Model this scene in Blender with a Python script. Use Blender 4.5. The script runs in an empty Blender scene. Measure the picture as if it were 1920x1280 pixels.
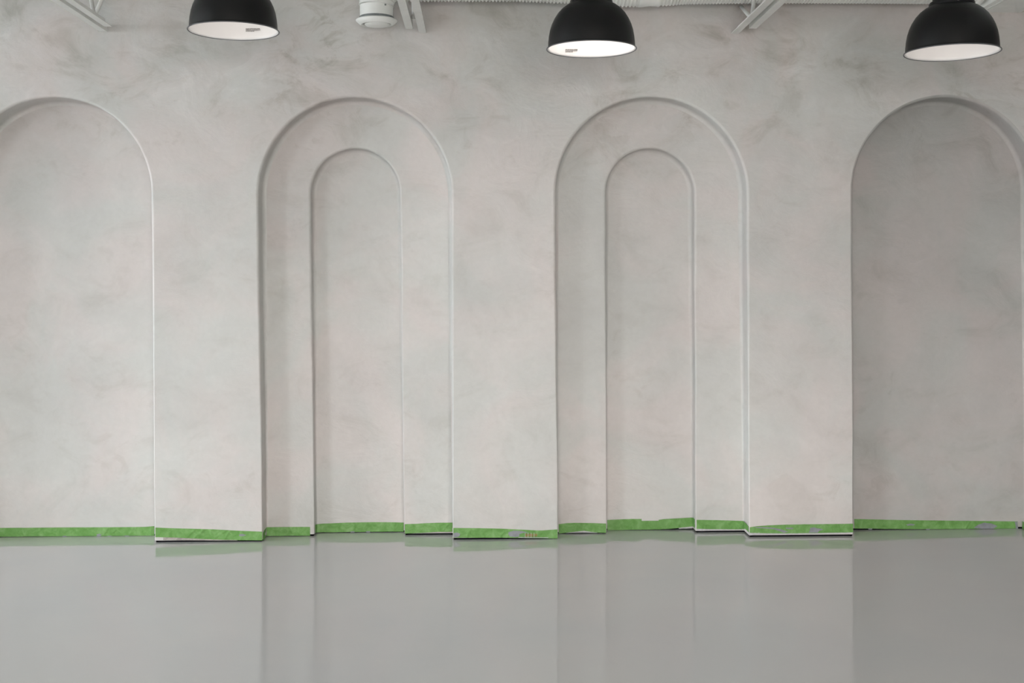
import bpy, math, random
from mathutils import Vector, Matrix, noise

random.seed(7)
scene = bpy.context.scene
COL = scene.collection

# ------------------------------------------------------------------ camera
FPX = 2200.0
PX0, PY0 = 960.0, 520.0                 # principal point (lens shifted down)
YAW = math.atan(0.0279)                 # camera turned slightly to the right
ROLL = 0.0028
DIST = 6.286
CAMH = 1.403
fwd = Vector((math.sin(YAW), math.cos(YAW), 0))
rt0 = Vector((math.cos(YAW), -math.sin(YAW), 0))
up0 = Vector((0, 0, 1))
upv = up0 * math.cos(ROLL) + rt0 * math.sin(ROLL)
rtv = rt0 * math.cos(ROLL) - up0 * math.sin(ROLL)
CAM = Vector((0, -DIST / math.cos(YAW), CAMH))
cam_data = bpy.data.cameras.new('camera')
cam_data.sensor_width = 36.0
cam_data.sensor_fit = 'HORIZONTAL'
cam_data.lens = 36.0 * FPX / 1920.0
cam_data.shift_y = -(640.0 - PY0) / 1920.0
cam_data.clip_end = 100
cam = bpy.data.objects.new('camera', cam_data)
M = Matrix.Identity(4)
for i in range(3):
    M[i][0] = rtv[i]; M[i][1] = upv[i]; M[i][2] = -fwd[i]; M[i][3] = CAM[i]
cam.matrix_world = M
COL.objects.link(cam)
scene.camera = cam

# ------------------------------------------------------------------ world, daylight, exposure
world = bpy.data.worlds.new('world')
scene.world = world
world.use_nodes = True
wb = world.node_tree.nodes['Background']
wb.inputs[0].default_value = (0.82, 0.82, 0.825, 1)
wb.inputs[1].default_value = 22.6
scene.view_settings.view_transform = 'Standard'
scene.view_settings.look = 'None'
scene.view_settings.gamma = 1.0
scene.view_settings.exposure = 0.0
scene.view_settings.use_curve_mapping = False


def area_light(name, loc, target, sx, sy, power, color):
    l = bpy.data.lights.new(name, 'AREA')
    l.shape = 'RECTANGLE'; l.size = sx; l.size_y = sy
    l.energy = power; l.color = color
    o = bpy.data.objects.new(name, l)
    o.location = loc
    d = Vector(target) - Vector(loc)
    o.rotation_euler = d.to_track_quat('-Z', 'Y').to_euler()
    COL.objects.link(o)
    return o




def daylight_portal(name, loc, target, sx, sy):
    """window opening declared as a portal so the sky is sampled through it"""
    o = area_light(name, loc, target, sx, sy, 1.0, (1, 1, 1))
    o.data.cycles.is_portal = True
    return o


# overcast daylight enters through unseen, assumed shop windows beside and behind the camera
XL, XR, YB, ZC = -8.0, 4.6, -9.2, 3.5      # room: side walls, street wall, ceiling
SIDE_WINS = [(-7.3, -5.3, 0.05, 3.10), (-3.1, -0.25, 0.30, 3.20)]  # unseen; second opening added and sized to light the right-hand reveals
STREET_WINS = [(-1.9, 0.1, 0.20, 2.60), (0.5, 2.6, 0.20, 2.60)]
for (w0, w1, z0, z1) in SIDE_WINS:
    daylight_portal('side_window_portal', (XL - 0.1, (w0 + w1) / 2, (z0 + z1) / 2), (0, (w0 + w1) / 2, (z0 + z1) / 2), w1 - w0, z1 - z0)
for (w0, w1, z0, z1) in STREET_WINS:
    daylight_portal('street_window_portal', ((w0 + w1) / 2, YB - 0.1, (z0 + z1) / 2), ((w0 + w1) / 2, 0, (z0 + z1) / 2), w1 - w0, z1 - z0)

LAMP_POWER = (0.26, 0.8, 0.26)


# ------------------------------------------------------------------ helpers
def ray(px, py):
    return (fwd + rtv * ((px - PX0) / FPX) - upv * ((py - PY0) / FPX))


def U(px, py, y):
    """world point at depth plane y seen at a photograph position"""
    d = ray(px, py)
    t = (y - CAM.y) / d.y
    return CAM + d * t


def mesh_obj(name, verts, faces, mat, parent=None, smooth=False):
    me = bpy.data.meshes.new(name)
    me.from_pydata([tuple(v) for v in verts], [], faces)
    me.update()
    if mat:
        me.materials.append(mat)
    if smooth:
        for p in me.polygons:
            p.use_smooth = True
    o = bpy.data.objects.new(name, me)
    COL.objects.link(o)
    if parent is not None:
        o.parent = parent
        o.matrix_parent_inverse = Matrix.Translation(-Vector(parent.location))
    return o


class MB:
    def __init__(self):
        self.v = []; self.f = []

    def add(self, vs, fs):
        b = len(self.v)
        self.v += [Vector(v) for v in vs]
        self.f += [[i + b for i in f] for f in fs]

    def box(self, x0, x1, y0, y1, z0, z1):
        vs = [(x, y, z) for z in (z0, z1) for y in (y0, y1) for x in (x0, x1)]
        self.add(vs, [[0, 2, 3, 1], [4, 5, 7, 6], [0, 1, 5, 4], [2, 6, 7, 3], [0, 4, 6, 2], [1, 3, 7, 5]])

    def tube(self, path, radii, n=24, caps=True):
        """rings along a path"""
        m = len(path); base = len(self.v)
        prev_n = None
        for i, p in enumerate(path):
            p = Vector(p)
            a = Vector(path[max(0, i - 1)]); b = Vector(path[min(m - 1, i + 1)])
            t = (b - a).normalized()
            if prev_n is None:
                ref = Vector((0, 1, 0)) if abs(t.y) < 0.9 else Vector((1, 0, 0))
                nn = (ref - t * ref.dot(t)).normalized()
            else:
                nn = (prev_n - t * prev_n.dot(t)).normalized()
            prev_n = nn
            bb = t.cross(nn)
            r = radii[i] if isinstance(radii, (list, tuple)) else radii
            for k in range(n):
                an = 2 * math.pi * k / n
                rr = r(an) if callable(r) else r
                self.v.append(p + (nn * math.cos(an) + bb * math.sin(an)) * rr)
        for i in range(m - 1):
            for k in range(n):
                k2 = (k + 1) % n
                self.f.append([base + i * n + k, base + i * n + k2, base + (i + 1) * n + k2, base + (i + 1) * n + k])
        if caps:
            self.f.append([base + k for k in range(n)][::-1])
            self.f.append([base + (m - 1) * n + k for k in range(n)])

    def lathe(self, c, prof, n=64, closed=False):
        c = Vector(c); base = len(self.v); m = len(prof)
        for (r, h) in prof:
            for k in range(n):
                an = 2 * math.pi * k / n
                self.v.append(c + Vector((r * math.cos(an), r * math.sin(an), h)))
        rng = m if closed else m - 1
        for i in range(rng):
            j = (i + 1) % m
            for k in range(n):
                k2 = (k + 1) % n
                self.f.append([base + i * n + k, base + i * n + k2, base + j * n + k2, base + j * n + k])

    def build(self, name, mat, parent=None, smooth=False):
        return mesh_obj(name, self.v, self.f, mat, parent, smooth)


def empty(name, loc):
    o = bpy.data.objects.new(name, None)
    o.location = loc
    o.empty_display_size = 0.1
    COL.objects.link(o)
    return o


def tag(o, label=None, cat=None, group=None, kind=None):
    if label: o['label'] = label
    if cat: o['category'] = cat
    if group: o['group'] = group
    if kind: o['kind'] = kind
    return o


def auto_smooth(o, deg=35):
    me = o.data
    for p in me.polygons:
        p.use_smooth = True
    me.set_sharp_from_angle(angle=math.radians(deg))


# ------------------------------------------------------------------ materials
def new_mat(name):
    m = bpy.data.materials.new(name)
    m.use_nodes = True
    nt = m.node_tree
    return m, nt, nt.nodes['Principled BSDF']


def nd(nt, typ, **kw):
    n = nt.nodes.new(typ)
    for k, v in kw.items():
        setattr(n, k, v)
    return n


def noise_node(nt, vec, scale, detail=4, rough=0.5, dist=0.0):
    n = nd(nt, 'ShaderNodeTexNoise')
    n.inputs['Scale'].default_value = scale
    n.inputs['Detail'].default_value = detail
    n.inputs['Roughness'].default_value = rough
    n.inputs['Distortion'].default_value = dist
    nt.links.new(vec, n.inputs['Vector'])
    return n


def ramp(nt, fac, stops):
    r = nd(nt, 'ShaderNodeValToRGB')
    while len(r.color_ramp.elements) < len(stops):
        r.color_ramp.elements.new(0.5)
    for e, (p, c) in zip(r.color_ramp.elements, stops):
        e.position = p; e.color = c
    nt.links.new(fac, r.inputs['Fac'])
    return r


def g(v):
    return (v, v, v, 1)


def mixc(nt, a, b, fac, blend='MIX'):
    m = nd(nt, 'ShaderNodeMix', data_type='RGBA', blend_type=blend)
    for sock, val in ((0, fac), (6, a), (7, b)):
        if isinstance(val, (int, float)):
            m.inputs[sock].default_value = val
        elif isinstance(val, tuple):
            m.inputs[sock].default_value = val
        else:
            nt.links.new(val, m.inputs[sock])
    return m.outputs[2]


def math_node(nt, op, a, b=None):
    m = nd(nt, 'ShaderNodeMath', operation=op)
    for i, val in enumerate((a, b)):
        if val is None: continue
        if isinstance(val, (int, float)):
            m.inputs[i].default_value = val
        else:
            nt.links.new(val, m.inputs[i])
    return m.outputs[0]


def plaster(name, seed, tone=1.0, busy=1.0):
    m, nt, b = new_mat(name)
    geo = nd(nt, 'ShaderNodeNewGeometry')
    mp = nd(nt, 'ShaderNodeMapping')
    mp.inputs['Location'].default_value = (seed * 3.7, seed * 1.3, seed * 2.1)
    nt.links.new(geo.outputs['Position'], mp.inputs['Vector'])
    v = mp.outputs[0]
    # stretched copy for sweeping trowel passes
    mp2 = nd(nt, 'ShaderNodeMapping')
    mp2.inputs['Rotation'].default_value = (0, math.radians(32), 0)
    mp2.inputs['Scale'].default_value = (0.8, 1, 1.15)
    nt.links.new(v, mp2.inputs['Vector'])
    v2 = mp2.outputs[0]
    n_big = noise_node(nt, v, 1.15, 5, 0.55, 0.5)
    n_hue = noise_node(nt, v, 1.9, 4, 0.5, 0.9)
    n_mid = noise_node(nt, v2, 4.2, 7, 0.62, 0.9)
    n_str = noise_node(nt, v2, 7.5, 6, 0.62, 1.1)
    n_fine = noise_node(nt, v, 34.0, 4, 0.6, 0.4)
    n_mask = noise_node(nt, v, 1.6, 2, 0.5, 0.3)
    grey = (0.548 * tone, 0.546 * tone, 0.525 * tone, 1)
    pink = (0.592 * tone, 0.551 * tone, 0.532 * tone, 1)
    hue = ramp(nt, n_hue.outputs['Fac'], [(0.40, g(0)), (0.62, g(1))])
    base = mixc(nt, grey, pink, hue.outputs['Color'])
    big = ramp(nt, n_big.outputs['Fac'], [(0.30, g(0.90)), (0.70, g(1.07))])
    c = mixc(nt, base, big.outputs['Color'], 1.0, 'MULTIPLY')
    mid = ramp(nt, n_mid.outputs['Fac'], [(0.30, (0.74, 0.72, 0.68, 1)), (0.45, (0.96, 0.95, 0.935, 1)), (0.60, g(1.0)), (0.74, g(1.12))])
    # trowel work is rougher high on the wall, above the arches
    sep = nd(nt, 'ShaderNodeSeparateXYZ')
    nt.links.new(geo.outputs['Position'], sep.inputs[0])
    mr = nd(nt, 'ShaderNodeMapRange')
    mr.inputs['From Min'].default_value = 1.9; mr.inputs['From Max'].default_value = 2.6
    mr.inputs['To Min'].default_value = 0.34 * busy; mr.inputs['To Max'].default_value = 1.0 * busy
    nt.links.new(sep.outputs['Z'], mr.inputs['Value'])
    c = mixc(nt, c, mid.outputs['Color'], mr.outputs[0], 'MULTIPLY')
    st = ramp(nt, n_str.outputs['Fac'], [(0.33, (0.78, 0.755, 0.72, 1)), (0.46, g(1.0)), (0.60, g(1.0)), (0.72, g(1.10))])
    msk = ramp(nt, n_mask.outputs['Fac'], [(0.45, g(0)), (0.65, g(1))])
    smf = math_node(nt, 'MULTIPLY', msk.outputs['Color'], mr.outputs[0])
    c = mixc(nt, c, st.outputs['Color'], smf, 'MULTIPLY')
    fine = ramp(nt, n_fine.outputs['Fac'], [(0.3, g(0.975)), (0.7, g(1.02))])
    c = mixc(nt, c, fine.outputs['Color'], 1.0, 'MULTIPLY')
    nt.links.new(c, b.inputs['Base Color'])
    b.inputs['Roughness'].default_value = 0.48
    b.inputs['Specular IOR Level'].default_value = 0.5
    h1 = math_node(nt, 'MULTIPLY', n_mid.outputs['Fac'], 1.0)
    h2 = math_node(nt, 'MULTIPLY', n_str.outputs['Fac'], 0.35)
    h3 = math_node(nt, 'MULTIPLY', n_fine.outputs['Fac'], 0.10)
    h = math_node(nt, 'ADD', math_node(nt, 'ADD', h1, h2), h3)
    bp = nd(nt, 'ShaderNodeBump')
    bp.inputs['Strength'].default_value = 0.35
    bp.inputs['Distance'].default_value = 0.012
    nt.links.new(h, bp.inputs['Height'])
    nt.links.new(bp.outputs[0], b.inputs['Normal'])
    return m


def simple(name, col, rough=0.5, spec=0.5, metal=0.0, var=0.06, scale=9.0, bump=0.0):
    m, nt, b = new_mat(name)
    geo = nd(nt, 'ShaderNodeNewGeometry')
    n = noise_node(nt, geo.outputs['Position'], scale, 4, 0.55, 0.3)
    r = ramp(nt, n.outputs['Fac'], [(0.3, g(1 - var)), (0.7, g(1 + var))])
    c = mixc(nt, (col[0], col[1], col[2], 1), r.outputs['Color'], 1.0, 'MULTIPLY')
    nt.links.new(c, b.inputs['Base Color'])
    b.inputs['Roughness'].default_value = rough
    b.inputs['Specular IOR Level'].default_value = spec
    b.inputs['Metallic'].default_value = metal
    if bump:
        bp = nd(nt, 'ShaderNodeBump')
        bp.inputs['Strength'].default_value = bump
        bp.inputs['Distance'].default_value = 0.004
        nt.links.new(n.outputs['Fac'], bp.inputs['Height'])
        nt.links.new(bp.outputs[0], b.inputs['Normal'])
    return m


def tape_mat():
    m, nt, b = new_mat('green_tape')
    geo = nd(nt, 'ShaderNodeNewGeometry')
    n1 = noise_node(nt, geo.outputs['Position'], 22, 4, 0.6, 0.8)
    n2 = noise_node(nt, geo.outputs['Position'], 260, 3, 0.6, 0.2)
    r = ramp(nt, n1.outputs['Fac'], [(0.30, (0.110, 0.270, 0.058, 1)), (0.52, (0.155, 0.330, 0.092, 1)), (0.72, (0.215, 0.390, 0.145, 1))])
    f = ramp(nt, n2.outputs['Fac'], [(0.3, g(0.93)), (0.7, g(1.06))])
    c = mixc(nt, r.outputs['Color'], f.outputs['Color'], 1.0, 'MULTIPLY')
    nt.links.new(c, b.inputs['Base Color'])
    b.inputs['Roughness'].default_value = 0.55
    b.inputs['Specular IOR Level'].default_value = 0.3
    bp = nd(nt, 'ShaderNodeBump')
    bp.inputs['Strength'].default_value = 0.3
    bp.inputs['Distance'].default_value = 0.001
    nt.links.new(n2.outputs['Fac'], bp.inputs['Height'])
    nt.links.new(bp.outputs[0], b.inputs['Normal'])
    return m


def floor_mat():
    m, nt, b = new_mat('poured_floor')
    geo = nd(nt, 'ShaderNodeNewGeometry')
    n1 = noise_node(nt, geo.outputs['Position'], 0.9, 4, 0.5, 0.4)
    n2 = noise_node(nt, geo.outputs['Position'], 3.0, 3, 0.5, 0.3)
    r = ramp(nt, n1.outputs['Fac'], [(0.3, (0.490, 0.496, 0.494, 1)), (0.7, (0.535, 0.525, 0.508, 1))])
    nt.links.new(r.outputs['Color'], b.inputs['Base Color'])
    b.inputs['IOR'].default_value = 1.7
    rr = ramp(nt, n2.outputs['Fac'], [(0.3, g(0.05)), (0.7, g(0.10))])
    nt.links.new(rr.outputs['Color'], b.inputs['Roughness'])
    bp = nd(nt, 'ShaderNodeBump')
    bp.inputs['Strength'].default_value = 0.05
    bp.inputs['Distance'].default_value = 0.01
    nt.links.new(n2.outputs['Fac'], bp.inputs['Height'])
    nt.links.new(bp.outputs[0], b.inputs['Normal'])
    return m


def pane_mat(name, tint):
    m, nt, b = new_mat(name)
    nt.nodes.remove(b)
    out = nt.nodes['Material Output']
    tr = nd(nt, 'ShaderNodeBsdfTransparent')
    tr.inputs[0].default_value = (*tint, 1)
    gl = nd(nt, 'ShaderNodeBsdfGlossy')
    gl.inputs['Roughness'].default_value = 0.02
    mx = nd(nt, 'ShaderNodeMixShader')
    mx.inputs[0].default_value = 0.06
    nt.links.new(tr.outputs[0], mx.inputs[1])
    nt.links.new(gl.outputs[0], mx.inputs[2])
    nt.links.new(mx.outputs[0], out.inputs['Surface'])
    return m


def glow_mat(name, col, strength):
    m, nt, b = new_mat(name)
    b.inputs['Base Color'].default_value = (*col, 1)
    b.inputs['Emission Color'].default_value = (*col, 1)
    b.inputs['Emission Strength'].default_value = strength
    return m


PL_FRONT = plaster('plaster_front', 0.0)
PL_A = plaster('plaster_niche_a', 1.7)
PL_B = plaster('plaster_niche_b', 3.1)
PL_C = plaster('plaster_niche_c', 4.6)
PL_D = plaster('plaster_niche_d', 6.3, tone=0.78, busy=1.25)  # tone lowered in place of dimmer light in the rightmost niche
PAINT_W = simple('grey_wall_paint', (0.34, 0.34, 0.33), 0.7, 0.2)
CEIL_W = simple('white_ceiling_paint', (0.62, 0.63, 0.61), 0.6, 0.2)
STEEL_W = simple('white_painted_steel', (0.78, 0.78, 0.75), 0.45, 0.4, var=0.05)
DUCT_W = simple('white_painted_duct', (0.82, 0.83, 0.80), 0.38, 0.5, var=0.05)
PAVE = simple('pale_pavement', (0.30, 0.29, 0.28), 0.85, 0.2)
DARK = simple('painted_cavity_shade', (0.010, 0.010, 0.012), 0.9, 0.05)  # near-black colour stands in for shade behind the plaster
BARE = simple('bare_board', (0.36, 0.33, 0.30), 0.8, 0.2, var=0.25, scale=40)
PAPER = simple('torn_white_paper', (0.50, 0.49, 0.50), 0.7, 0.3, var=0.12, scale=60)
SMEAR = simple('grey_floor_smear', (0.245, 0.255, 0.275), 0.45, 0.3, var=0.12, scale=50)
ORANGE = simple('orange_mesh', (0.30, 0.17, 0.07), 0.6, 0.3, var=0.2, scale=80)
BLACK = simple('black_satin_metal', (0.005, 0.005, 0.005), 0.40, 0.3, var=0.15, scale=14)
SHADE_IN = simple('white_shade_lining', (0.86, 0.84, 0.83), 0.5, 0.3, var=0.01)
RIMM = simple('grey_rolled_rim', (0.10, 0.10, 0.11), 0.35, 0.5)
INK = simple('grey_ink', (0.16, 0.14, 0.13), 0.6, 0.3, var=0.3, scale=200)
GASKET = simple('grey_gasket', (0.20, 0.22, 0.22), 0.6, 0.3, var=0.2, scale=40)
TAPE = tape_mat()
FLOOR = floor_mat()
GLASS = pane_mat('warm_tint_glass', (1.0, 0.978, 0.955))  # warm tint added to colour the street daylight
GLASS_T = pane_mat('cool_tint_glass', (0.935, 0.968, 0.99))  # cool tint added to make the light from the left bluish
BULB = glow_mat('bulb_glow', (1.0, 0.95, 0.90), 1.6)

# ------------------------------------------------------------------ room shell
fl = MB(); fl.box(XL - 0.2, XR + 0.2, YB - 0.2, 0.6, -0.15, 0.0)
tag(fl.build('floor', FLOOR), 'glossy grey poured floor mirroring the plaster wall', kind='structure')

ce = MB(); ce.box(XL - 0.2, XR + 0.2, YB - 0.2, 0.6, ZC, ZC + 0.15)
tag(ce.build('ceiling', CEIL_W), 'white painted ceiling deck', kind='structure')

# side and street walls with window openings


def wall_with_windows(name, axis, pos, a0, a1, opens, mat, thick=0.2, side=1):
    """axis 'x': wall in plane x=pos spanning y a0..a1; axis 'y': plane y=pos"""
    mb = MB()

    def bx(p0, p1, z0, z1):
        q0, q1 = (pos, pos + side * thick)
        q0, q1 = min(q0, q1), max(q0, q1)
        if axis == 'x': mb.box(q0, q1, p0, p1, z0, z1)
        else: mb.box(p0, p1, q0, q1, z0, z1)
    cur = a0
    for (p0, p1, z0, z1) in opens:
        bx(cur, p0, 0, ZC)
        bx(p0, p1, 0, z0); bx(p0, p1, z1, ZC)
        cur = p1
    bx(cur, a1, 0, ZC)
    return tag(mb.build(name, mat), kind='structure')


def window(name, axis, pos, p0, p1, z0, z1, n):
    t = 0.05
    fm = MB()

    def bx(mb, a, b, c, d, th):
        if axis == 'x': mb.box(pos - th, pos + th, a, b, c, d)
        else: mb.box(a, b, pos - th, pos + th, c, d)
    bx(fm, p0, p1, z0, z0 + t, 0.04); bx(fm, p0, p1, z1 - t, z1, 0.04)
    bx(fm, p0, p0 + t, z0 + t, z1 - t, 0.04); bx(fm, p1 - t, p1, z0 + t, z1 - t, 0.04)
    w = (p1 - p0) / n
    for i in range(1, n):
        bx(fm, p0 + i * w - t / 2, p0 + i * w + t / 2, z0 + t, z1 - t, 0.035)
    o = tag(fm.build(name, BLACK), kind='structure')
    for i in range(n):
        pm = MB(); bx(pm, p0 + i * w + t / 2, p0 + (i + 1) * w - t / 2, z0 + t, z1 - t, 0.004)
        pm.build('pane', GLASS if axis == 'y' else GLASS_T, o)
    return o


wall_with_windows('wall_left', 'x', XL, YB, 0.0, SIDE_WINS, PAINT_W, side=-1)
wall_with_windows('wall_right', 'x', XR, YB, 0.0, [], PAINT_W, side=1)
wall_with_windows('wall_front', 'y', YB, XL, XR, STREET_WINS, PAINT_W, side=-1)
nwin = 0
for axis, pos, wins in (('x', XL - 0.1, SIDE_WINS), ('y', YB - 0.1, STREET_WINS)):
    for (w0, w1, z0, z1) in wins:
        nwin += 1
        window('window_%d' % nwin, axis, pos, w0, w1, z0, z1, 2 if w1 - w0 > 2 else 1)
# pavement outside the windows
gp = MB(); gp.box(-40, 40, -45, YB - 0.21, -0.25, -0.12); gp.box(-40, XL - 0.21, YB - 0.21, 30, -0.25, -0.12)
tag(gp.build('ground_outside', PAVE), 'pale street pavement outside the windows', kind='structure')

# ------------------------------------------------------------------ the arched plaster wall
D1 = 0.122          # outer niche depth
D2 = 0.200          # inner niche depth (from the front)
DA = 0.165          # left single niche
DR = 0.150          # right single niche
ZB = 0.010          # plaster stops just above the floor


def outline(y, ls, lb, rs, rb, spring_px, top_px, zbot, seed, wob=0.0022):
    """arch outline in plane y as list of (x,z): left foot, up, round, down to right foot"""
    pl = U(ls, spring_px, y); pr = U(rs, spring_px, y)
    cx = (pl.x + pr.x) / 2
    top = U((ls + rs) / 2, top_px, y).z
    zs = (pl.z + pr.z) / 2
    a = (pr.x - pl.x) / 2
    bx_ = U(lb, 1000, y).x; bxr = U(rb, 1000, y).x
    zb0 = U(lb, 1000, y).z
    pts = []
    n = 26
    for i in range(n):
        t = i / n
        z = zbot + (zs - zbot) * t
        k = (z - zb0) / (zs - zb0)
        pts.append([bx_ + (pl.x - bx_) * k, z])
    m = 72
    for i in range(m + 1):
        an = math.pi - math.pi * i / m
        pts.append([cx + a * math.cos(an), zs + (top - zs) * math.sin(an)])
    for i in range(n):
        t = (i + 1) / n
        z = zs + (zbot - zs) * t
        k = (z - zb0) / (zs - zb0)
        pts.append([bxr + (pr.x - bxr) * k, z])
    out = []
    N = len(pts)
    for i, p in enumerate(pts):
        a_ = pts[max(0, i - 1)]; b_ = pts[min(N - 1, i + 1)]
        tx, tz = b_[0] - a_[0], b_[1] - a_[1]
        L = math.hypot(tx, tz)
        nx, nz = -tz / L, tx / L            # points away from the opening (into the wall)
        w = noise.noise(Vector((p[0] * 2.3 + seed, p[1] * 2.3, seed * 1.7))) * wob * 1.6 \
            + noise.noise(Vector((p[0] * 9 + seed, p[1] * 9, seed))) * wob * 0.45
        if i in (0, N - 1): nz = 0.0; nx = math.copysign(1, nx)
        out.append((p[0] + nx * w, p[1] + (nz * w if 0 < i < N - 1 else 0), nx, nz))
    return out


def soften(z):
    t = min(1.0, max(0.0, (z - 0.2) / 1.6))
    return 0.40 + 0.60 * t * t * (3 - 2 * t)


def reveal(name, ol, y0, y1, mat, parent, r=0.014, f=0.022):
    """curved jamb from plane y0 back to y1 with a softened arris and a soft inner corner"""
    prof = []
    for k in range(6):
        a = math.pi / 2 * k / 5
        prof.append((r * (1 - math.sin(a)), y0 + r * (1 - math.cos(a))))
    for k in range(1, 4):
        prof.append((0.0, y0 + r + (y1 - f - y0 - r) * k / 3))
    for k in range(1, 6):
        a = math.pi / 2 * k / 5
        prof.append((-f * (1 - math.cos(a)), y1 - f + f * math.sin(a)))
    v = []; fa = []
    m = len(prof)
    for (x, z, nx, nz) in ol:
        for (o, y) in prof:
            k = soften(z)
            yy = y0 + (y - y0) * k if y - y0 <= r else (y1 - (y1 - y) * k if y1 - y <= f else y)
            v.append((x + nx * o * k, yy, z + nz * o * k))
    for i in range(len(ol) - 1):
        for k in range(m - 1):
            fa.append([i * m + k, (i + 1) * m + k, (i + 1) * m + k + 1, i * m + k + 1])
    return mesh_obj(name, v, fa, mat, parent, smooth=True)


def off(ol, d):
    return [(x + nx * d * soften(z), z + nz * d * soften(z)) for (x, z, nx, nz) in ol]


R_ = 0.014; F_ = 0.022
ol1 = outline(0, -80, -73, 283, 290, 362, 181, ZB, 1.1)
ol2 = outline(0, 484, 492, 846.5, 849, 364, 182, ZB, 2.3)
ol3 = outline(0, 1041.5, 1046, 1400.5, 1405, 363, 182, ZB, 3.9)
ol4 = outline(0, 1599.5, 1600, 1945, 1946, 357, 182, ZB, 5.2)
il2 = outline(D1, 582, 589.5, 749.5, 757.5, 363, 278, ZB, 6.4)
il3 = outline(D1, 1136.5, 1138, 1301.5, 1304.5, 362, 278.5, ZB, 7.7)

# front face: one polygon notched by the four arches
poly = [(XL, ZB)]
for ol in (ol1, ol2, ol3, ol4):
    poly += off(ol, R_)
poly += [(XR, ZB), (XR, ZC), (XL, ZC)]
wall = mesh_obj('wall_back', [(x, 0, z) for x, z in poly], [list(range(len(poly)))], PL_FRONT)
tag(wall, 'grey mottled plaster wall with four tall arched niches', kind='structure')

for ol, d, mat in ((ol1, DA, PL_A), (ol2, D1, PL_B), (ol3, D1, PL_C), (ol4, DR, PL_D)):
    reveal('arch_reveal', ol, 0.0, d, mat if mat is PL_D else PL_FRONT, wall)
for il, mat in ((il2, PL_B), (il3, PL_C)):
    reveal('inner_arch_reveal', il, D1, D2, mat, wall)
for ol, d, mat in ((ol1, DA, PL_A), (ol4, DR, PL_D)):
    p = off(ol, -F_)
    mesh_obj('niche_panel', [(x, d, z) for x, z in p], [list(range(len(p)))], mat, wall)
for ol, il, mat in ((ol2, il2, PL_B), (ol3, il3, PL_C)):
    p = off(ol, -F_) + off(il, R_)[::-1]
    mesh_obj('niche_panel', [(x, D1, z) for x, z in p], [list(range(len(p)))], mat, wall)
    q = off(il, -F_)
    mesh_obj('inner_niche_panel', [(x, D2, z) for x, z in q], [list(range(len(q)))], mat, wall)
for ol, il, d in ((ol1, None, DA), (ol2, il2, D1), (ol3, il3, D1), (ol4, None, DR)):
    gpl = MB()  # near-black strips added to paint the shadow in the floor gap
    xa, xb = ol[0][0], ol[-1][0]
    gpl.box(xa - 0.006, xb + 0.006, d + 0.007, d + 0.03, 0.0, 0.05) if il is None else None
    if il:
        ia, ib = il[0][0], il[-1][0]
        gpl.box(xa - 0.006, ia - 0.006, d + 0.007, d + 0.03, 0.0, 0.05)
        gpl.box(ib + 0.006, xb + 0.006, d + 0.007, d + 0.03, 0.0, 0.05)
        gpl.box(ia - 0.006, ib + 0.006, D2 + 0.007, D2 + 0.03, 0.0, 0.05)
        for xq, sg in ((ia, -1), (ib, 1)):
            gpl.box(min(xq + sg * 0.006, xq + sg * 0.02), max(xq + sg * 0.006, xq + sg * 0.02), D1 + 0.007, D2 + 0.03, 0.0, 0.05)
    for xq, sg in ((xa, -1), (xb, 1)):
        gpl.box(min(xq + sg * 0.006, xq + sg * 0.02), max(xq + sg * 0.006, xq + sg * 0.02), 0.007, d + 0.03, 0.0, 0.05)
    gpl.build('gap_shade_strip', DARK, wall)
feet = [XL] + [q for ol in (ol1, ol2, ol3, ol4) for q in (ol[0][0], ol[-1][0])] + [XR]
for i in range(0, len(feet), 2):
    gpl = MB(); gpl.box(feet[i], feet[i + 1], 0.007, 0.03, 0.0, 0.05) if i in (0, len(feet) - 2) else gpl.box(feet[i] + 0.006, feet[i + 1] - 0.006, 0.007, 0.03, 0.0, 0.05)
    gpl.build('gap_shade_strip', DARK, wall)  # same painted gap shadow under the pillars
core = MB(); core.box(XL, XR, 0.26, 0.6, 0.0, ZC)
core.build('wall_core', DARK, wall)

# bare board edges showing under the tape


def strip(name, pts, mat, parent, th=0.004):
    """pts: (px, top_px, bottom_px, y) thin board strip proud of its plane"""
    v = []; f = []
    for (px, t, b, y) in pts:
        a = U(px, t, y - th); c = U(px, b, y - th)
        c.z = max(c.z, 0.002)
        v += [a, c, (c.x, y + 0.012, c.z), (a.x, y + 0.012, a.z)]
    n = len(pts)
    for i in range(n - 1):
        for k in range(4):
            k2 = (k + 1) % 4
            f.append([i * 4 + k, i * 4 + k2, (i + 1) * 4 + k2, (i + 1) * 4 + k])
    f.append([0, 3, 2, 1]); f.append([4 * n - 4, 4 * n - 3, 4 * n - 2, 4 * n - 1])
    return mesh_obj(name, v, f, mat, parent)


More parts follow.
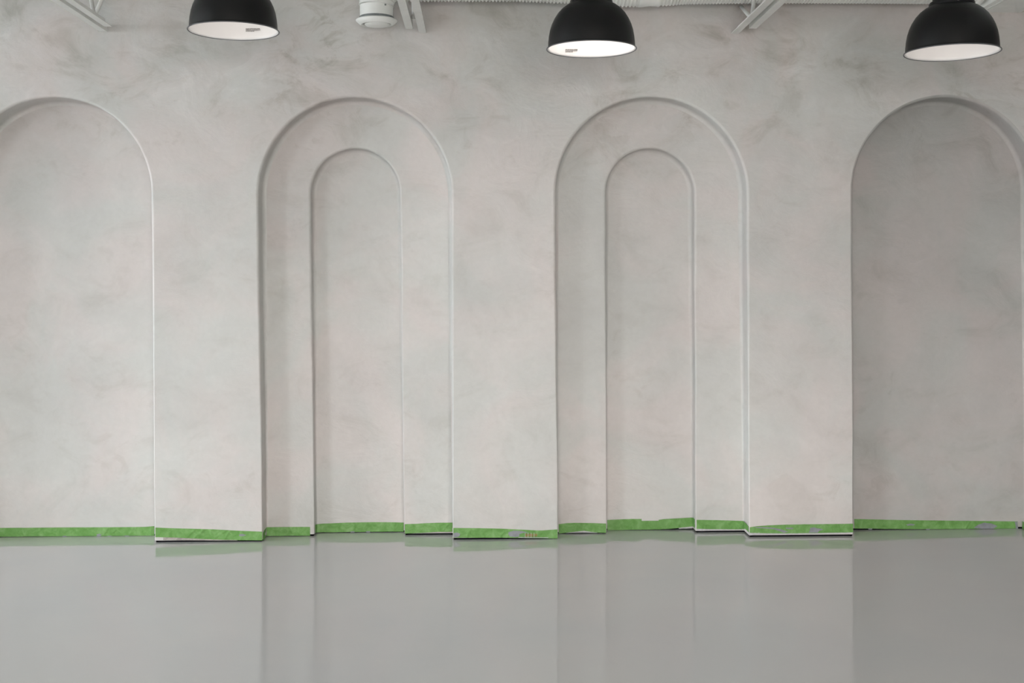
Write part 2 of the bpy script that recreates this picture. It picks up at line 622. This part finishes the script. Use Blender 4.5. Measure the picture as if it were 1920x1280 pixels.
strip('bare_board_edge', [(306, 1005.5, 1012.3, 0), (340, 1007, 1012.6, 0), (400, 1009.5, 1013, 0), (445, 1011.3, 1013, 0)], BARE, wall, 0.001)
strip('bare_board_edge', [(775, 997.8, 999.3, D1), (805, 997, 998.5, D1), (847, 996, 998, D1)], BARE, wall, 0.001)
strip('bare_board_edge', [(1060, 996.5, 998.6, D1), (1085, 994, 998.2, D1), (1100, 994.2, 998.2, D1), (1120, 997, 998.6, D1)], PAPER, wall, 0.001)
strip('bare_board_edge', [(1306, 991.3, 995.0, D1), (1316, 991.5, 995.0, D1), (1345, 992, 994, D1), (1392, 991.8, 993, D1)], PAPER, wall, 0.001)
strip('bare_board_edge', [(1405, 998, 1003.5, 0), (1414, 998, 1003, 0), (1430, 998.4, 1002, 0), (1500, 999.5, 1001.5, 0), (1560, 998.5, 1000.5, 0), (1599, 997, 999.5, 0)], PAPER, wall, 0.001)

# ------------------------------------------------------------------ green masking tape strips


def lerp_pts(pts, step):
    out = []
    for i in range(len(pts) - 1):
        a, b = pts[i], pts[i + 1]
        L = math.hypot(b[0] - a[0], b[1] - a[1])
        n = max(1, int(L / step))
        for k in range(n):
            t = k / n
            out.append(tuple(a[j] + (b[j] - a[j]) * t for j in range(4)))
    out.append(pts[-1])
    return out


def tape(label, pts, seed, crumple=0.0017, lift=0.0016):
    """pts: (px, top_px, bottom_px, plane_y). Built on the wall surface at true depth."""
    w = []
    for (px, t, b, y) in pts:
        A = U(px, t, y); B = U(px, b, y)
        w.append(((A.x + B.x) / 2, y, A.z, max(B.z, 0.0015)))
    w = lerp_pts(w, 0.004)
    rows = 9
    rnd = random.Random(seed * 31 + 5)
    x_a, x_b = w[0][0], w[-1][0]
    folds = [(rnd.uniform(x_a, x_b), rnd.uniform(-1.6, 1.6), rnd.uniform(0.004, 0.010), rnd.choice((1, 1, -0.5)) * rnd.uniform(0.8, 1.8) * crumple)
             for _ in range(max(2, int((x_b - x_a) / 0.07)))]
    N = len(w)
    v = []; f = []
    for i, (x, y, zt, zb) in enumerate(w):
        a_ = w[max(0, i - 1)]; b_ = w[min(N - 1, i + 1)]
        tx, ty = b_[0] - a_[0], b_[1] - a_[1]
        L = math.hypot(tx, ty) or 1
        nx, ny = ty / L, -tx / L              # towards the room
        for r in range(rows):
            t = r / (rows - 1)
            z = zb + (zt - zb) * t
            s = x * 1.0 + y * 1.0
            h = noise.noise(Vector((s * 16 + z * 30 + seed * 5, z * 26 - s * 5, seed))) * crumple * 1.6
            h += noise.noise(Vector((s * 60, z * 60, seed * 2))) * crumple * 0.5
            for (fx, fs, fw, fa) in folds:
                u = abs((x - fx) - fs * (z - zb))
                if u < fw: h += fa * (1 - u / fw)
            edge = 1.0 if 0 < r < rows - 1 else 0.5
            d = lift + max(-lift * 0.6, h) * edge
            wz = noise.noise(Vector((s * 14, seed, r * 0.01))) * 0.0011 + noise.noise(Vector((s * 70, seed, r * 0.2))) * 0.0004
            v.append((x + nx * d, y + ny * d, max(0.001, z + wz)))
    back0 = len(v)
    for i, (x, y, zt, zb) in enumerate(w):
        v.append((x, y + 0.0002, zb)); v.append((x, y + 0.0002, zt))
    for i in range(N - 1):
        for r in range(rows - 1):
            f.append([i * rows + r, (i + 1) * rows + r, (i + 1) * rows + r + 1, i * rows + r + 1])
        f.append([i * rows, back0 + 2 * i, back0 + 2 * i + 2, (i + 1) * rows])
        f.append([i * rows + rows - 1, (i + 1) * rows + rows - 1, back0 + 2 * i + 3, back0 + 2 * i + 1])
    o = mesh_obj('masking_tape', v, f, TAPE, None, smooth=False)
    auto_smooth(o, 50)
    tag(o, label, 'tape', 'green masking tape strips along the wall base')
    return o


def smear(parent, name, blob, y, mat, seed, lift=0.0036, rag=0.6):
    """irregular flat patch: list of px points on plane y"""
    pts = []
    n = len(blob)
    for i in range(n):
        a, b = blob[i], blob[(i + 1) % n]
        for k in range(4):
            t = k / 4
            px = a[0] + (b[0] - a[0]) * t + noise.noise(Vector((i + t, seed, 1))) * rag
            py = a[1] + (b[1] - a[1]) * t + noise.noise(Vector((i + t, seed, 9))) * rag
            pts.append(U(px, py, y - lift))
    m = len(pts)
    back = [Vector((p.x, y - 0.0008, p.z)) for p in pts]
    f = [list(range(m))] + [[i, i + m, (i + 1) % m + m, (i + 1) % m] for i in range(m)]
    return mesh_obj(name, pts + back, f, mat, parent)


tape('short green tape piece at the far left end of the wall', [(-40, 989.5, 1006, DA), (44, 989, 1005.5, DA)], 1)
t1 = tape('long green tape strip in the leftmost niche beneath the bluish plaster',
          [(42, 989.2, 1005.3, DA - 0.001), (120, 988.4, 1005, DA - 0.001), (200, 988.2, 1004.8, DA - 0.001), (272, 987.5, 1004.3, DA - 0.001), (289.5, 986, 1004.3, DA - 0.001)], 2)
t2 = tape('sagging green tape on the leftmost pillar, slanting down to the right',
          [(291.5, 988.6, 1006.5, 0), (320, 989.8, 1007, 0), (400, 992, 1010.8, 0), (450, 994.8, 1012.3, 0), (492, 996.3, 1012.6, 0)], 3)
t3 = tape('dark green tape folded into the left corner of the second arch',
          [(492.5, 1001, 1013.2, 0.006), (494, 997, 1012, 0.02), (499, 988.2, 1004.5, D1 - 0.004), (530, 987.6, 1004.2, D1), (565, 987.4, 1003.9, D1), (581.5, 987.5, 1004, D1)], 4, 0.0016)
t4 = tape('curving green tape across the inner niche of the second arch',
          [(590.5, 984, 998.3, D1 + 0.03), (594, 982.6, 998, D2 - 0.006), (606, 981.3, 997.4, D2), (650, 979.4, 997, D2), (700, 978.5, 996.4, D2), (740, 978.8, 996, D2), (757, 979.4, 996, D2)], 5)
t5 = tape('wrinkled green tape between the inner niche and the middle pillar',
          [(759, 982.3, 1000, D1), (780, 981.6, 999.2, D1), (800, 980.3, 997.6, D1), (825, 979.6, 996.6, D1), (848.5, 979.4, 996.5, D1)], 6, 0.0030, 0.002)
t6 = tape('green tape on the middle pillar with orange mesh showing',
          [(850, 989.4, 1007.6, 0), (900, 989.8, 1007.6, 0), (940, 990.7, 1007.6, 0), (980, 992.6, 1008, 0), (1005, 994, 1008.4, 0), (1018, 994.2, 1008.6, 0), (1030, 993, 1008.8, 0), (1045.5, 992, 1009, 0)], 7, 0.0016)
t7 = tape('creased green tape just right of the middle pillar',
          [(1047.5, 982.2, 1000, D1), (1062, 980.6, 998.4, D1), (1078, 979.8, 996.4, D1), (1095, 980, 994.5, D1), (1112, 980.3, 997.3, D1), (1136.5, 981.2, 998.6, D1)], 8, 0.0026, 0.002)
t8 = tape('dark green tape at the left of the third arch\'s inner niche',
          [(1138.5, 974.4, 994, D2), (1170, 973, 993.4, D2), (1203, 972.4, 992.4, D2)], 9)
t9 = tape('lighter short green tape piece set low between two darker pieces',
          [(1197, 976.2, 992.4, D2 - 0.0022), (1239, 976, 992, D2 - 0.0022)], 10, 0.0010)
t10 = tape('torn green tape rising to the right inner corner of the third arch',
           [(1235, 974.4, 992, D2 - 0.004), (1244, 973, 991.6, D2 - 0.0042), (1272, 971.4, 989.4, D2 - 0.0042), (1297, 970, 986.5, D2 - 0.004), (1300, 970.4, 986.6, D2 - 0.02), (1304, 974, 990, D1 + 0.012)], 11, 0.0016)
t11 = tape('green tape in the third arch wrapping the right reveal beside the right pillar',
           [(1306, 974.2, 991, D1), (1345, 974.8, 991.6, D1), (1380, 975.9, 991.8, D1), (1393.5, 976.4, 991.2, D1 - 0.005), (1399, 981, 992.5, 0.06), (1404, 987.4, 997.6, 0.008)], 12, 0.0018)
t12 = tape('green tape on the right pillar with grey smears and a fold',
           [(1405.5, 988.2, 998.4, 0), (1420, 986, 999, 0), (1440, 984.6, 999.3, 0), (1470, 983.3, 999.6, 0), (1520, 982.5, 999, 0), (1599.5, 981.4, 997.6, 0)], 13, 0.0014)
t13 = tape('long dark green tape strip in the rightmost niche',
           [(1601.5, 972.6, 990.2, DR), (1650, 973.7, 990.8, DR), (1700, 974.8, 991.4, DR), (1780, 975.7, 992, DR), (1860, 976.6, 992.5, DR), (1908, 977.2, 992.6, DR)], 14)
tape('green tape end on the far right reveal of the rightmost niche',
     [(1917, 977, 993, DR - 0.006), (1921, 979, 996, DR - 0.05), (1936, 985, 1001, 0.02)], 15)

# smears of floor coating and torn bits on the tape
smear(t2, 'floor_smear', [(449, 1001.5), (456, 1001), (462, 1003), (455, 1005), (448, 1004)], 0, SMEAR, 1)
smear(t6, 'floor_smear', [(850.5, 999), (857, 998), (863, 1000.5), (861, 1005), (856, 1006.8), (850.5, 1007)], 0, SMEAR, 2)
smear(t6, 'floor_smear', [(954, 997), (962, 994.8), (978, 995.2), (991, 998), (980, 999), (973, 1001.5), (974, 1005), (966, 1006.8), (956, 1005.5), (953, 1001)], 0, SMEAR, 3)
for k in range(6):
    px = 985.5 + k * 3.7
    smear(t6, 'orange_mesh_patch', [(px, 1000.6 + 0.2 * (k % 2)), (px + 2.6, 1000.4), (px + 2.6, 1005.6), (px, 1005.6 - 0.5 * (k % 3))], 0, ORANGE, 4 + k, rag=0.5)
for k in range(4):
    px = 984.2 + k * 5.6
    smear(t6, 'mesh_thread', [(px, 998.6), (px + 0.8, 998.6), (px + 0.8, 1007), (px, 1007)], 0, PAPER, 14 + k, 0.0044, 0.1)
smear(t6, 'torn_edge', [(972, 1006.8), (1000, 1007.2), (1028, 1007.3), (1028, 1008.1), (1000, 1008), (972, 1007.8)], 0, PAPER, 20, rag=0.3)
smear(t11, 'torn_edge', [(1396, 990.3), (1404.2, 997), (1404.2, 1003.2), (1395.5, 993.5)], 0.03, PAPER, 21, 0.002, 0.4)
smear(t10, 'torn_edge', [(1272, 989.5), (1284, 987.6), (1298, 986.8), (1298.5, 990.2), (1285, 990.6), (1274, 991)], D2, PAPER, 22, 0.002, 0.5)
smear(t12, 'floor_smear', [(1414, 987.6), (1424, 987.8), (1446, 988.8), (1463, 991.5), (1478, 996.5), (1470, 998.8), (1462, 995.5), (1450, 991.6), (1420, 989.6)], 0, SMEAR, 23, rag=0.5)
smear(t12, 'floor_smear', [(1473, 989), (1487, 989.2), (1487, 991.5), (1474, 991)], 0, SMEAR, 24, rag=0.5)
smear(t12, 'floor_smear', [(1519, 989.5), (1528, 988.6), (1535, 990.5), (1544, 992.5), (1536, 995), (1533, 998.3), (1516, 998.3), (1519, 994)], 0, SMEAR, 25, rag=0.8)
smear(t13, 'floor_smear', [(1699, 983), (1706, 981.6), (1716, 983), (1712, 985), (1702, 985.2)], DR, SMEAR, 26)
smear(t13, 'floor_smear', [(1834, 983.5), (1846, 979.5), (1858, 981), (1870, 986), (1862, 991), (1842, 991), (1826, 989.5)], DR, SMEAR, 27)
smear(t13, 'floor_smear', [(1903, 978), (1908, 978), (1909, 991.6), (1905, 991.5)], DR, SMEAR, 28, rag=0.3)
smear(t1, 'floor_smear', [(181, 1001.5), (186, 1000), (191, 1002), (189, 1004.5), (182, 1004.5)], DA - 0.001, SMEAR, 29)
for k, (px, py, y, tp) in enumerate([(121, 1005.2, DA, t1), (185, 1004.6, DA, t1), (205, 1004.8, DA, t1), (238, 1004.4, DA, t1), (661, 996.8, D2, t4), (690, 996.4, D2, t4), (1632, 991.2, DR, t13), (1740, 991.8, DR, t13)]):
    smear(tp, 'floor_smear', [(px - 4, py - 0.8), (px + 4, py - 0.8), (px + 3, py + 1.4), (px - 3, py + 1.2)], y, SMEAR, 40 + k, rag=0.5)

# ------------------------------------------------------------------ pendant lamps
PROF = [(1.0, 0.0), (0.998, 0.012), (0.970, 0.022), (0.967, 0.06), (0.962, 0.16), (0.950, 0.28), (0.925, 0.42), (0.885, 0.55),
        (0.830, 0.67), (0.755, 0.79), (0.665, 0.89), (0.560, 0.97), (0.455, 1.025)]


def prof_r(h):
    for i in range(len(PROF) - 1):
        (r0, h0), (r1, h1) = PROF[i], PROF[i + 1]
        if h0 <= h <= h1:
            return r0 + (r1 - r0) * (h - h0) / (h1 - h0 + 1e-9)
    return 0.0 if h > PROF[-1][1] else 1.0


def pendant(label, px, py, width_px, power, decal=None):
    R = 0.200
    t = R * 2 * FPX / width_px
    d = ray(px, py)
    c = CAM + d * (t / d.dot(fwd))
    root = empty('pendant_lamp', c)
    mb = MB()
    mb.lathe(c, [(r * R, h * R) for r, h in PROF], 96)
    sh = mb.build('shade', BLACK, root, smooth=True)
    li = MB()
    th = 0.0025 / R
    prof_in = [(r - th * 1.4, max(h - th * (0.2 + 0.8 * (h > 0.5)), 0.004)) for r, h in PROF[1:]] + [(0.2, 1.02), (0.0001, 1.02)]
    li.lathe(c, [(r * R, h * R) for r, h in prof_in], 96)
    li.build('shade_lining', SHADE_IN, root, smooth=True)
    rm = MB()
    ring = []
    for k in range(10):
        a = 2 * math.pi * k / 10
        ring.append((R * 0.997 + 0.0024 * math.cos(a), 0.0020 + 0.0024 * math.sin(a)))
    rm.lathe(c, ring, 96, closed=True)
    rm.build('rolled_rim', RIMM, root, smooth=True)
    co = MB()
    co.lathe(c, [(0.44 * R, 0.98 * R), (0.475 * R, 1.015 * R), (0.475 * R, 1.07 * R), (0.455 * R, 1.10 * R), (0.40 * R, 1.105 * R),
                 (0.395 * R, 1.30 * R), (0.37 * R, 1.42 * R), (0.20 * R, 1.50 * R), (0.08 * R, 1.52 * R), (0.08 * R, 1.62 * R), (0.0001, 1.62 * R)], 64)
    auto_smooth(co.build('collar', BLACK, root), 40)
    stz = ZC - c.z
    st = MB()
    st.tube([c + Vector((0, 0, 1.55 * R)), c + Vector((0, 0, stz - 0.02))], 0.007, 12)
    st.build('stem', BLACK, root, smooth=True)
    cp = MB()
    cp.lathe(c, [(0.0001, stz - 0.03), (0.055, stz - 0.028), (0.062, stz - 0.015), (0.062, stz), (0.0001, stz)], 32)
    auto_smooth(cp.build('ceiling_canopy', BLACK, root), 40)
    bl = MB()
    bl.lathe(c, [(0.0001, 0.60 * R), (0.10 * R, 0.615 * R), (0.16 * R, 0.67 * R), (0.175 * R, 0.74 * R), (0.14 * R, 0.82 * R), (0.08 * R, 0.92 * R), (0.07 * R, 1.01 * R)], 32)
    bl.build('bulb', BULB, root, smooth=True)
    L = bpy.data.lights.new('lamp_light', 'POINT')
    L.energy = power; L.shadow_soft_size = 0.03; L.color = (1.0, 0.95, 0.90)
    lo = bpy.data.objects.new('lamp_light', L)
    COL.objects.link(lo)
    lo.parent = root
    lo.location = (0, 0, 0.50 * R)
    if decal:
        # small printed rating label on the inside of the shade
        def hit(qx, qy):
            dd = ray(qx, qy)
            tt = (c.z - CAM.z) / dd.z
            step = 0.002
            p = CAM + dd * tt
            while True:
                p2 = p + dd * step
                h = (p2.z - c.z) / R
                rr = math.hypot(p2.x - c.x, p2.y - c.y) / R
                if rr > prof_r(max(h, 0.03)) - 0.03 or h > 1.0:
                    return p
                p = p2
        dm = MB()
        for (x0, y0, x1, y1) in decal:
            q = [hit(x0, y0), hit(x1, y0 + (x0 - x1) * 0.10), hit(x1, y1 + (x0 - x1) * 0.10), hit(x0, y1)]
            dm.add(q, [[0, 1, 2, 3]])
        o = dm.build('rating_label_print', INK, root)
        tag(o, 'small grey printed text')
    tag(root, label, 'lamp', 'black dome pendant lamps')
    return root


def label_rows(x0, x1, y0, dy, rows, seed):
    rnd = random.Random(seed)
    out = []
    for r in range(rows):
        x = x0
        lim = x1 if r < 2 else x0 + (x1 - x0) * 0.62
        while x < lim - 0.8:
            w = rnd.uniform(0.8, 2.4)
            out.append((x, y0 + r * dy, min(lim, x + w), y0 + r * dy + dy * 0.62))
            x += w + rnd.uniform(0.35, 0.8)
    return out


pendant('black dome pendant lamp on the left, cut off by the top edge', 438, 59, 168, LAMP_POWER[0],
        label_rows(461, 488, 53.2, 2.3, 3, 3))
pendant('black dome pendant lamp in the middle with the brightest white inside', 1109, 93, 168.5, LAMP_POWER[1],
        label_rows(1060.5, 1083, 92.2, 2.2, 3, 4))
pendant('black dome pendant lamp on the right with its neck ring showing', 1785, 99.5, 173, LAMP_POWER[2])

# ------------------------------------------------------------------ open web steel joists
FW = 0.039; GAP = 0.026; TH = 0.005
ZJ = 2.712


def joist(label, px, ends, brace=0.145):
    """ends: distance from wall where the left and right bottom angles stop"""
    cx = U(px, 62, 0).x
    root = empty('steel_joist', (cx, 0, ZJ))
    for s, e in ((-1, ends[0]), (1, ends[1])):
        for (nm, z0, z1, ee) in (('bottom_chord_angle', ZJ, ZJ + 0.04, e), ('top_chord_angle', ZC - 0.045, ZC - 0.003, 0.002)):
            mb = MB()
            xa = cx + s * GAP / 2
            xb = cx + s * (GAP / 2 + FW)
            zf = (z0, z0 + TH) if 'bottom' in nm else (z1 - TH, z1)
            mb.box(min(xa, xb), max(xa, xb), -9.1, -ee, zf[0], zf[1])
            zl = (z0 + TH, z1) if 'bottom' in nm else (z0, z1 - TH)
            mb.box(min(xa, xa + s * TH), max(xa, xa + s * TH), -9.1, -ee, zl[0], zl[1])
            mb.build(nm, STEEL_W, root)
    y = -0.25
    zt, zb = ZC - 0.05, ZJ + 0.026
    pts = [(-0.012, ZJ + brace)]          # short end brace back into the wall
    up = False
    while y > -9.0:
        pts.append((y, zb if not up else zt))
        up = not up
        y -= 0.46
    for i in range(len(pts) - 1):
        mb = MB()
        (ya, za), (yb_, zb_) = pts[i], pts[i + 1]
        mb.tube([(cx, ya, za), (cx, yb_, zb_)], 0.0105, 12)
        mb.build('web_rod', STEEL_W, root, smooth=True)
    tag(root, label, 'joist', 'white open web ceiling joists')
    return root


joist('white steel joist meeting the wall at upper left', 206, (0.002, 0.135), 0.26)
joist('white steel joist beside the round air diffuser', 781, (0.10, 0.002))
joist('white steel joist meeting the wall right of the middle lamp', 1389, (0.002, 0.135))

# ------------------------------------------------------------------ air duct with round diffuser
YD = -0.135
DRAD = 0.10


def duct_z(px):
    knots = [(740, 4), (800, 4.5), (960, 4.5), (1060, 7.5), (1180, 14.3), (1200, 14), (1237, 12.6), (1300, 8.8), (1380, 7.8), (1450, 7.2), (1600, 7.4), (1740, 8), (1840, 8)]
    for (a, ya), (b, yb_) in zip(knots, knots[1:]):
        if a <= px <= b:
            t = (px - a) / (b - a); t = t * t * (3 - 2 * t)
            return ya + (yb_ - ya) * t
    return knots[-1][1] if px > 1840 else knots[0][1]


def duct_pt(px):
    # tangent ray to the underside is close to the lowest line of the tube
    p = U(px, duct_z(px), YD)
    return Vector((p.x, YD, p.z + DRAD * 1.03))


droot_p = U(706, 40, YD)
duct = empty('air_duct', (droot_p.x, YD, droot_p.z))
tag(duct, 'white corrugated air duct hanging along the wall top with round diffuser', 'duct')


def corrugated(px0, px1, pitch, amp):
    p0 = duct_pt(px0); p1 = duct_pt(px1)
    L = p1.x - p0.x
    n = int(L / pitch * 5)
    path = []; rad = []
    for i in range(n + 1):
        px = px0 + (px1 - px0) * i / n
        path.append(duct_pt(px))
        ph = 2 * math.pi * (i / n * L / pitch)
        rad.append(lambda a, ph=ph: DRAD - amp + amp * math.sin(ph + a))
    mb = MB()
    mb.tube(path, rad, 40)
    return mb.build('corrugated_hose', DUCT_W, duct, smooth=True)


corrugated(748, 1199, 0.0180, 0.0045)
corrugated(1234, 1838, 0.0170, 0.0042)
mb = MB()
mb.tube([duct_pt(p) + Vector((0, 0, -0.001)) for p in (1196, 1198, 1204, 1218, 1230, 1235, 1238)], [DRAD - 0.004, DRAD, DRAD - 0.001, DRAD - 0.004, DRAD - 0.001, DRAD + 0.001, DRAD - 0.004], 48)
mb.build('coupling_sleeve', DUCT_W, duct, smooth=True)
mb = MB()
mb.tube([duct_pt(1828), duct_pt(1831), duct_pt(1838), duct_pt(1839)], [DRAD, DRAD + 0.004, DRAD + 0.004, DRAD - 0.004], 48)
mb.build('end_collar', DUCT_W, duct, smooth=True)

# vertical drop, elbow and diffuser
dx = droot_p.x
zd = U(706, 41, YD).z            # diffuser flange
RD = 0.0865
drop = MB()
ztop = 2.825
drop.tube([(dx, YD, zd + 0.012), (dx, YD, zd + 0.06), (dx, YD, ztop)], RD, 64)
auto_smooth(drop.build('drop_pipe', DUCT_W, duct), 40)
el = MB()
zend = duct_pt(748).z
rb = zend - ztop
path = []; 
for k in range(15):
    a = math.pi / 2 * k / 14
    path.append((dx + rb * (1 - math.cos(a)), YD, ztop + rb * math.sin(a)))
path.append((duct_pt(752).x, YD, zend))
rad = [RD + 0.003 + (0.003 if k in (0, 4, 8, 12) else 0) for k in range(15)] + [RD + 0.006]
el.tube(path, rad, 48)
auto_smooth(el.build('elbow', DUCT_W, duct), 30)
gs = MB()
gs.lathe((dx, YD, zd), [(RD + 0.0012, 0.010), (RD + 0.003, 0.012), (RD + 0.003, 0.024), (RD + 0.0012, 0.026)], 64)
auto_smooth(gs.build('gasket_band', GASKET, duct), 40)
df = MB()
df.lathe((dx, YD, zd), [(RD - 0.004, 0.013), (RD + 0.018, 0.010), (RD + 0.022, 0.006), (RD + 0.020, 0.002), (RD + 0.004, -0.012), (RD - 0.008, -0.016),
                        (RD - 0.014, -0.012), (RD - 0.018, 0.004), (0.0001, 0.004)], 64)
auto_smooth(df.build('diffuser_ring', DUCT_W, duct), 30)
dc = MB()
dc.lathe((dx + 0.004, YD, zd), [(0.0001, 0.0), (0.045, -0.002), (0.060, -0.006), (0.066, -0.014), (0.058, -0.021), (0.03, -0.0235), (0.0001, -0.024)], 48)
auto_smooth(dc.build('diffuser_core', DUCT_W, duct), 40)
sc = MB()
p = Vector((dx + 0.052, YD - 0.070, ztop - 0.010))
sc.lathe(p, [(0.0001, -0.004), (0.004, -0.004), (0.005, 0.0), (0.004, 0.004), (0.0001, 0.004)], 12)
sc.build('screw', GASKET, duct, smooth=True)

# boxed duct running towards the room at the upper right corner
zx = U(1880, 23.5, 0).z
x0 = U(1826, 23, 0).x; x1 = U(1913, 23, 0).x
bxr = empty('boxed_duct', ((x0 + x1) / 2, -4.0, zx))
b1 = MB(); b1.box(x0, x1, -9.0, -0.001, zx, ZC - 0.004)
b1.build('duct_box', DUCT_W, bxr)
xs = U(1836, 23, 0).x
b2 = MB(); b2.box(xs, xs + 0.010, -9.0, -0.06, zx - 0.004, zx - 0.0002)
b2.box(xs + 0.016, xs + 0.022, -9.0, -0.06, zx - 0.003, zx - 0.0002)
b2.build('standing_seam', DUCT_W, bxr)
tag(bxr, 'pale boxed duct with a seam in the upper right corner', 'duct')
